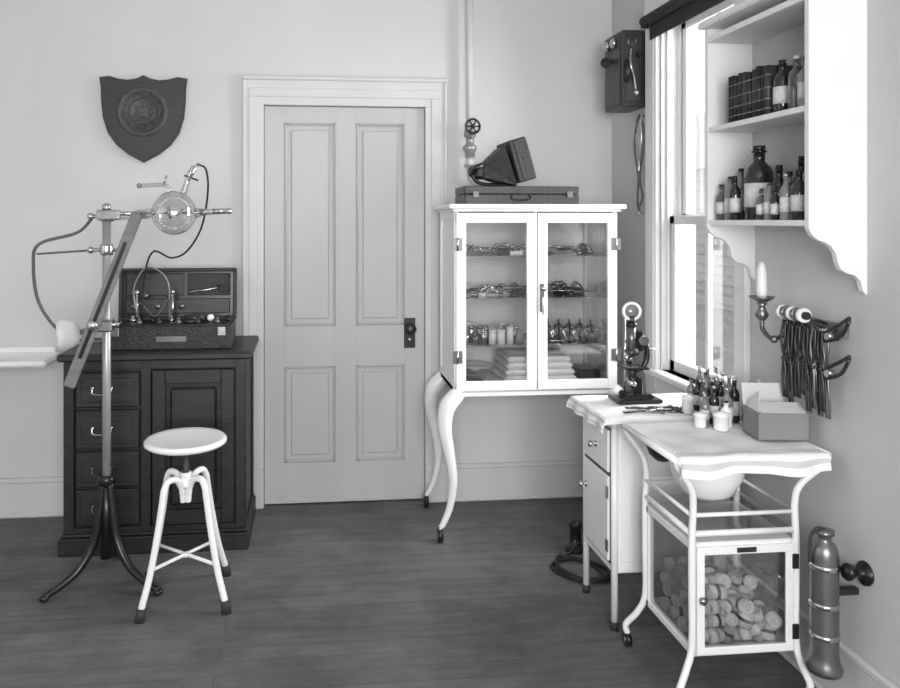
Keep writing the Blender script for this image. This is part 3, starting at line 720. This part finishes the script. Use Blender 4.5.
b = B("bandage_rolls")
for L in range(5):
    for i in range(6):
        for j in range(4):
            if L == 4 and random.random() < .6: continue
            if L >= 2 and i >= 2 and random.random() < .2*(i-1)+.12*(L-2): continue
            rr = random.uniform(.018, .0225); h = random.uniform(.022, .030)
            x = KX0+.052+i*.0445+(L % 2)*.008+random.uniform(-.004, .004); y = KY0+.05+j*.066+random.uniform(-.004, .004); z = z0+.035+L*.043
            a = random.uniform(-1.2, 1.2) if i > 1 else random.uniform(1.3, 1.8)
            d = Vector((math.sin(a), math.cos(a), random.uniform(-.5, .5) if i > 1 else 0)).normalized()
            if i > 1 and random.random() < .45: d = Vector((random.uniform(-.5, .5), random.uniform(-.4, .4), 1)).normalized()
            if i <= 1: h = .024
            c = Vector((x, y, z)); mt = random.choice([M_gauze, M_gauze, M_gauzed, M_paper])
            b.lathe([(0, -h), (rr*.25, -h), (rr*.3, -h+.003), (rr*.55, -h+.003), (rr*.6, -h), (rr, -h), (rr, h), (rr*.6, h), (rr*.55, h-.003), (rr*.3, h-.003), (rr*.25, h), (0, h)], c, mt, d, 16)
            b.lathe([(rr, -.005), (rr+.0012, -.005), (rr+.0012, .005), (rr, .005)], c, random.choice([M_gauzed, M_case]), d, 16)
b.done()

drape("draped_cart_cloth", xa+.012, xb-.012, ya-.014, yb-.015, zt+.0135, (0.02, 0, .055, .02), lambda u, v: int((v-ya+.2)/.0075) in (20, 22, 27, 29) , 5, .006)

def bottle(b, x, y, z, r, h, mat, label=True, cap=M_black, neck=.4):
    b.lathe([(0, 0), (r*.95, 0), (r, r*.1), (r, h*.62), (r*.85, h*.70), (r*neck, h*.78), (r*neck, h*.90), (r*neck*1.3, h*.905), (r*neck*1.3, h*.93), (0, h*.93)], (x, y, z), mat, seg=18)
    b.lathe([(0, 0), (r*neck*.9, 0), (r*neck*1.1, h*.07), (0, h*.08)], (x, y, z+h*.925), cap, seg=14)
    if label: b.lathe([(r*1.0, 0), (r*1.02, 0), (r*1.02, h*.32), (r*1.0, h*.32)], (x, y, z+h*.17), M_paper, seg=18)

zc = zt+.017
b = B("medicine_bottles")
spec = [(1.395, 2.43, .020, .12, M_greyglass), (1.43, 2.445, .017, .15, M_amber), (1.355, 2.44, .017, .125, M_amber), (1.47, 2.43, .018, .14, M_greyglass), (1.508, 2.43, .018, .145, M_amber),
        (1.372, 2.395, .018, .085, M_porc), (1.32, 2.435, .016, .10, M_greyglass)]
for x, y, r_, h, m_ in spec: bottle(b, x, y, zc, r_, h, m_, m_ is not M_porc, random.choice([M_black, M_steel, M_paper]))
b.done()
b = B("medicine_bottles")
for i in range(12):
    x = 1.405+(i % 4)*.032; y = 2.60+(i//4)*.045
    h = random.uniform(.10, .16)
    bottle(b, x, y, ZT, .015, h, random.choice([M_greyglass, M_amber, M_amber, M_bottleg]), True, random.choice([M_black, M_steel, M_paper]))
b.done()
b = B("porcelain_jars")
for x, y, r_, h in ((1.335, 2.36, .024, .055), (1.285, 2.40, .019, .045), (1.345, 2.60, .02, .06)):
    b.lathe([(0, 0), (r_*.9, 0), (r_, .005), (r_, h*.8), (r_*1.08, h*.82), (r_*1.08, h), (r_*.3, h*1.08), (0, h*1.1)], (x, y, zc if y < 2.5 else ZT), M_porc)
b.done()

b = B("open_cardboard_box")
mB = Matrix.Translation((1.468, 2.275, zc+.001)) @ Matrix.Rotation(math.radians(-8), 4, 'Z')
hx, hy, hz, tk = .078, .055, .085, .003
b.box(-hx, hx, -hy, hy, 0, tk, M_card, 0, mB)
b.box(-hx, hx, -hy, -hy+tk, 0, hz, M_card, 0, mB); b.box(-hx, hx, hy-tk, hy, 0, hz, M_card, 0, mB)
b.box(-hx, -hx+tk, -hy, hy, 0, hz, M_card, 0, mB); b.box(hx-tk, hx, -hy, hy, 0, hz, M_card, 0, mB)
b.box(-hx, hx-.01, 0, tk, 0, .07, M_cardin, 0, mB @ Matrix.Translation((0, hy-.002, hz)) @ Matrix.Rotation(math.radians(-12), 4, 'X'))
b.prism([(-.05, 0), (.05, 0), (0, .062)], mB @ Matrix.Translation((-hx+.004, 0, hz)) @ Matrix.Rotation(math.radians(22), 4, 'Y') @ Matrix.Rotation(math.radians(90), 4, 'Z') @ RX, .003, M_cardin)
b.box(-hx+.01, hx-.01, -tk, 0, 0, .05, M_cardin, 0, mB @ Matrix.Translation((0, -hy+.003, hz)) @ Matrix.Rotation(math.radians(-65), 4, 'X'))
b.box(-hx+.01, hx-.01, -hy+.01, hy-.01, .02, .075, M_paper, .01, mB)
b.done()

# ---------------------------------------------------------------- wall shelf unit
b = B("wall_shelf_unit")
SX0, SY0, SY1 = 1.41, 2.030, 2.60
prof = [(0, 2.13), (0, 1.425), (.012, 1.405), (.03, 1.392), (.05, 1.386), (.068, 1.375), (.082, 1.355), (.088, 1.33), (.098, 1.308), (.115, 1.298), (.14, 1.292), (.158, 1.275), (.166, 1.245), (XR-SX0, 1.235), (XR-SX0, 2.13)]
for y in (SY0, SY1-.018):
    b.prism(prof, Matrix.Translation((SX0, y+.018, 0)) @ RX, .018, M_shelf, 0)
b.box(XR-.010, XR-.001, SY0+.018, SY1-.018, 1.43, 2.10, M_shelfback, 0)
b.box(SX0-.006, XR-.01, SY0+.018, SY1-.018, 2.08, 2.10, M_shelf, .002); b.box(SX0-.03, XR, SY0-.02, SY1+.0, 2.13, 2.155, M_shelf, .006)
b.box(SX0+.003, XR-.01, SY0+.018, SY1-.018, 1.762, 1.780, M_shelf, .002)
b.box(SX0+.003, XR-.01, SY0+.018, SY1-.018, 1.432, 1.450, M_shelf, .002)
b.done()
b = B("book_row")
y = 2.49
while y > 2.27:
    w_ = random.uniform(.021, .027); h = .158+random.uniform(-.008, .006); dx = random.uniform(0, .006); mb = random.choice([M_book1, M_book3])
    b.box(SX0+.024+dx, XR-.03, y-w_+.001, y-.002, 1.781, 1.781+h, mb, .002)
    b.cyl((SX0+.026+dx, y-w_/2, 1.781), (SX0+.026+dx, y-w_/2, 1.781+h), w_*.47, mb, seg=14)
    b.box(SX0+.035, XR-.034, y-w_+.004, y-.005, 1.781+h-.006, 1.781+h-.003, M_paper, 0)
    for zz in (.02, .05, .085, .125): b.cyl((SX0+.026+dx, y-w_/2, 1.781+zz), (SX0+.026+dx, y-w_/2, 1.781+zz+.003), w_*.49, M_book2, seg=14)
    y -= w_
b.done()
b = B("shelf_bottles")
for x, yy, r_, h, m_ in ((1.455, 2.220, .026, .165, M_amber), (1.46, 2.155, .026, .165, M_bottleg), (1.45, 2.10, .022, .15, M_greyglass), (1.51, 2.19, .022, .14, M_greyglass), (1.52, 2.12, .02, .16, M_amber)):
    bottle(b, x, yy, 1.7805, r_, h, m_, m_ is not M_bottleg, M_paper if m_ is M_bottleg else M_black)
b.done()
b = B("shelf_bottles")
sp = [(1.445, 2.55, .020, .125, M_bottleg), (1.45, 2.503, .020, .15, M_greyglass), (1.44, 2.458, .018, .15, M_amber), (1.49, 2.445, .022, .185, M_amber), (1.505, 2.53, .022, .18, M_greyglass),
      (1.475, 2.375, .045, .245, M_amber), (1.437, 2.30, .016, .10, M_bottleg), (1.44, 2.262, .017, .115, M_greyglass), (1.49, 2.29, .024, .175, M_amber), (1.435, 2.224, .015, .10, M_amber),
      (1.475, 2.215, .022, .15, M_bottleg), (1.44, 2.178, .018, .14, M_greyglass), (1.445, 2.125, .022, .15, M_amber), (1.50, 2.16, .024, .19, M_greyglass), (1.54, 2.25, .024, .20, M_amber), (1.54, 2.45, .022, .19, M_greyglass), (1.495, 2.105, .022, .19, M_amber)]
for x, yy, r_, h, m_ in sp: bottle(b, x, yy, 1.4505, r_, h, m_, True, random.choice([M_black, M_black, M_paper, M_steel]), .42)
b.done()

# ---------------------------------------------------------------- wall lamp (gas bracket)
b = B("wall_sconce_lamp")
lx, ly = 1.475, 2.36
b.lathe([(0, 0), (.015, 0), (.0165, .02), (.0155, .09), (.008, .115), (0, .12)], (lx, ly, 1.195), M_candle)
b.lathe([(0, 0), (.014, .002), (.034, .014), (.040, .022), (.034, .022), (.012, .01), (0, .01)], (lx, ly, 1.178), M_brass)
b.lathe([(0, 0), (.012, .004), (.022, .02), (.015, .036), (.010, .05), (.018, .058), (0, .062)], (lx, ly, 1.118), M_brass)
b.tube([(lx, ly, 1.125), (lx+.004, ly, 1.09), (lx+.035, ly, 1.060), (lx+.07, ly, 1.068), (XR-.012, ly, 1.09)], .0075, M_brass)
b.lathe([(0, 0), (.03, 0), (.028, .008), (.012, .014), (0, .016)], (XR, ly, 1.09), M_brass, (-1, 0, 0))
b.sphere((lx+.035, ly-.012, 1.060), .013, M_brass)
b.done()

# ---------------------------------------------------------------- hanging instruments rack
b = B("dental_forceps_rack")
b.box(XR-.02, XR, 2.10, 2.33, 1.10, 1.14, M_greywood, .003)
b.cyl((XR-.055, 2.12, 1.12), (XR-.055, 2.32, 1.12), .006, M_steel)
for yy in (2.13, 2.31): b.cyl((XR-.055, yy, 1.12), (XR-.018, yy, 1.12), .005, M_steel)
for yy, mm_ in ((2.19, M_porc), (2.215, M_steel), (2.24, M_porc), (2.265, M_steel), (2.29, M_porc)): b.cyl((XR-.085, yy-.008, 1.158), (XR-.085, yy+.008, 1.158), .022, mm_)
b.cyl((XR-.085, 2.17, 1.158), (XR-.085, 2.31, 1.158), .012, M_iron)
for yy in (2.175, 2.305): b.cyl((XR-.085, yy, 1.158), (XR-.01, yy, 1.13), .004, M_iron)
for i in range(16):
    yy = 2.135+i*.0122; xx = XR-.045-.012*(i % 3); L = random.uniform(.20, .28); o = random.uniform(-.012, .012)
    for sg in (-1, 1):
        b.tube([(xx, yy+sg*.004, 1.13), (xx-.006, yy+sg*.010+o*.2, 1.13-L*.25), (xx-.004, yy-sg*.002+o*.5, 1.13-L*.5), (xx-.004, yy-sg*.009+o, 1.13-L*.75), (xx, yy-sg*.007+o, 1.13-L)], .0040, random.choice([M_iron, M_iron, M_brass]), seg=7, n=4)
    b.sphere((xx-.005, yy+o*.5, 1.13-L*.5), .008, M_iron, seg=8)
for z in (1.14, 1.03):
    for s_ in (-1, 1):
        b.tube([(XR-.05, 2.15, z-.05), (XR-.06, 2.115, z-.035+s_*.014), (XR-.05, 2.07, z-.01+s_*.018), (XR-.05, 2.035, z+.025+s_*.004)], .0055, M_iron, seg=8, n=4)
    b.cyl((XR-.05, 2.15, z-.05), (XR-.0, 2.15, z-.05), .006, M_iron)
    b.cyl((XR-.064, 2.115, z-.035), (XR-.044, 2.115, z-.035), .012, M_steel)
b.done()

# ---------------------------------------------------------------- fire extinguisher + black bracket
b = B("fire_extinguisher")
ex, ey = 1.486, 2.07
b.lathe([(0, 0), (.02, 0), (.046, .006), (.049, .02), (.042, .035), (.038, .06), (.038, .34), (.036, .36), (.028, .378), (.018, .385), (.018, .40), (.026, .404), (.026, .415), (0, .42)], (ex, ey, .135), M_ext, seg=28)
for z in (.24, .33, .44): b.lathe([(.038, 0), (.0405, .003), (.0405, .012), (.038, .015)], (ex, ey, z), M_steel, seg=28)
b.box(ex+.03, XR, ey-.010, ey+.010, .36, .38, M_iron, .002)
b.tube([(ex, ey, .55), (ex-.02, ey, .555), (ex-.042, ey, .53), (ex-.044, ey, .46)], .005, M_rubber)
b.done()
b = B("wall_bracket_knob")
kx, ky, kz = XR, 2.035, .435
b.lathe([(0, 0), (.034, 0), (.034, .006), (.014, .012), (.010, .03), (.013, .04), (.022, .047), (.025, .056), (.020, .065), (0, .068)], (kx, ky, kz), M_black, (-1, -.0, .12))
b.done()

# ---------------------------------------------------------------- wall telephone + stethoscope
b = B("wall_telephone")
b.box(1.465, XR, 3.46, 3.67, 1.985, 2.35, M_case, .006)
b.box(1.459, 1.466, 3.475, 3.655, 2.0, 2.335, M_case, .004)
b.box(1.483, XR-.02, 3.454, 3.46, 2.01, 2.325, M_case, .004)
for y in (3.53, 3.61): b.sphere((1.45, y, 2.30), .026, M_steel, (.6, 1, 1))
b.tube([(1.46, 3.57, 2.22), (1.445, 3.57, 2.22), (1.435, 3.57, 2.215)], .010, M_black)
b.lathe([(0, 0), (.010, 0), (.016, .012), (.026, .03), (.023, .03), (0, .018)], (1.44, 3.57, 2.215), M_black, (-.6, -.7, -.2))
b.cyl((1.505, 3.46, 2.29), (1.505, 3.43, 2.29), .02, M_steel); b.cyl((1.545, 3.46, 2.23), (1.545, 3.43, 2.23), .015, M_black)
b.tube([(1.505, 3.45, 2.26), (1.495, 3.43, 2.18), (1.515, 3.44, 2.12), (1.53, 3.45, 2.06)], .006, M_steel)
b.cyl((1.485, 3.44, 2.20), (1.485, 3.44, 2.10), .012, M_iron)
b.cyl((1.485, 3.46, 2.15), (1.485, 3.44, 2.15), .006, M_iron)
b.sphere((1.53, 3.445, 2.05), .016, M_steel)
b.done()
b = B("stethoscope")
sx_, sy_ = 1.565, 3.475
b.cyl((XR, sy_, 1.945), (sx_-.01, sy_, 1.945), .005, M_steel)
b.tube([(sx_-.008, sy_+.0, 1.95), (sx_-.012, sy_+.03, 1.88), (sx_-.015, sy_+.035, 1.78), (sx_-.008, sy_+.01, 1.66), (sx_-.01, sy_+.015, 1.56), (sx_-.012, sy_, 1.50)], .0055, M_cable)
b.tube([(sx_-.008, sy_+.0, 1.95), (sx_-.004, sy_-.035, 1.88), (sx_-.002, sy_-.03, 1.78), (sx_-.004, sy_+.005, 1.66), (sx_-.002, sy_-.02, 1.56), (sx_-.012, sy_, 1.50)], .0055, M_cable)
b.tube([(sx_-.01, sy_-.02, 1.94), (sx_-.01, sy_-.028, 1.84), (sx_-.01, sy_-.005, 1.73), (sx_-.01, sy_, 1.68)], .004, M_steel)
b.tube([(sx_-.01, sy_+.03, 1.93), (sx_-.01, sy_+.03, 1.84), (sx_-.01, sy_+.012, 1.73), (sx_-.01, sy_, 1.68)], .004, M_steel)
b.lathe([(0, 0), (.018, 0), (.018, .008), (.006, .014), (.005, .03), (0, .03)], (sx_-.008, sy_, 1.475), M_steel)
b.done()

# ---------------------------------------------------------------- basin at far left
b = B("wall_wash_basin")
b.box(-1.90, -1.20, 3.60, YB, .775, .805, M_porc, .012); b.box(-1.88, -1.24, YB-.02, YB, .80, .83, M_porc, .006)
b.lathe([(0, 0), (.06, 0), (.12, .06), (.15, .12), (0, .12)], (-1.70, 3.73, .66), M_porc)
b.tube([(-1.70, 3.73, .67), (-1.70, 3.73, .48), (-1.70, 3.78, .40), (-1.70, YB, .40)], .02, M_steel)
b.tube([(-1.70, YB, .90), (-1.70, YB-.06, .95), (-1.70, YB-.10, .95), (-1.70, YB-.12, .91)], .01, M_steel)
b.done()

# ---------------------------------------------------------------- foot switch and cable on floor
b = B("foot_switch")
b.lathe([(0, 0), (.045, 0), (.045, .012), (.026, .02), (.024, .10), (.03, .105), (.03, .12), (.012, .13), (0, .13)], (1.16, 3.24, 0), M_black)
b.tube([(1.16, 3.20, .05), (1.09, 3.16, .01), (1.00, 3.08, .008), (1.05, 2.97, .008), (1.17, 2.96, .008), (1.17, 3.08, .009), (1.06, 3.15, .018), (1.02, 3.03, .018), (1.07, 2.94, .014), (1.16, 2.93, .018), (1.22, 3.02, .012), (1.14, 3.13, .010), (1.03, 3.10, .018), (1.03, 2.99, .026), (1.12, 2.92, .014), (1.24, 2.98, .010), (1.30, 3.10, .008), (1.38, 3.30, .008)], .0075, M_cableb)
b.done()

# ---------------------------------------------------------------- lights
def area(name, loc, rot, sx, sy, power):
    l = bpy.data.lights.new(name, 'AREA'); l.shape = 'RECTANGLE'; l.size = sx; l.size_y = sy; l.energy = power
    o = bpy.data.objects.new(name, l); o.location = loc; o.rotation_euler = rot; scene.collection.objects.link(o); return o
area("daylight_front_window", ((FW0+FW1)/2, YF-.25, 1.65), (math.radians(90), 0, 0), 2.1, 1.5, 170)
area("daylight_left_window", (XL-.25, 1.3, 1.65), (math.radians(90), 0, math.radians(-90)), 1.4, 1.5, 5)
area("daylight_right_window", (XR+.75, 2.85, 1.85), (math.radians(80), 0, math.radians(90)), 1.0, 1.7, 130)
w = bpy.data.worlds.new("overcast_sky"); scene.world = w; w.use_nodes = True
bg = w.node_tree.nodes["Background"]; bg.inputs["Color"].default_value = (1, 1, 1, 1); bg.inputs["Strength"].default_value = 1.6

# ---------------------------------------------------------------- camera
cam = bpy.data.cameras.new("camera"); co = bpy.data.objects.new("camera", cam); scene.collection.objects.link(co)
co.location = (0, 0, 1.45); co.rotation_euler = (math.radians(90), 0, math.radians(-5.7))
cam.sensor_width = 36; cam.lens = 36*760/900; cam.shift_x = 64/900; cam.shift_y = -124/900
cam.clip_start = .05
scene.camera = co
scene.view_settings.view_transform = 'Standard'
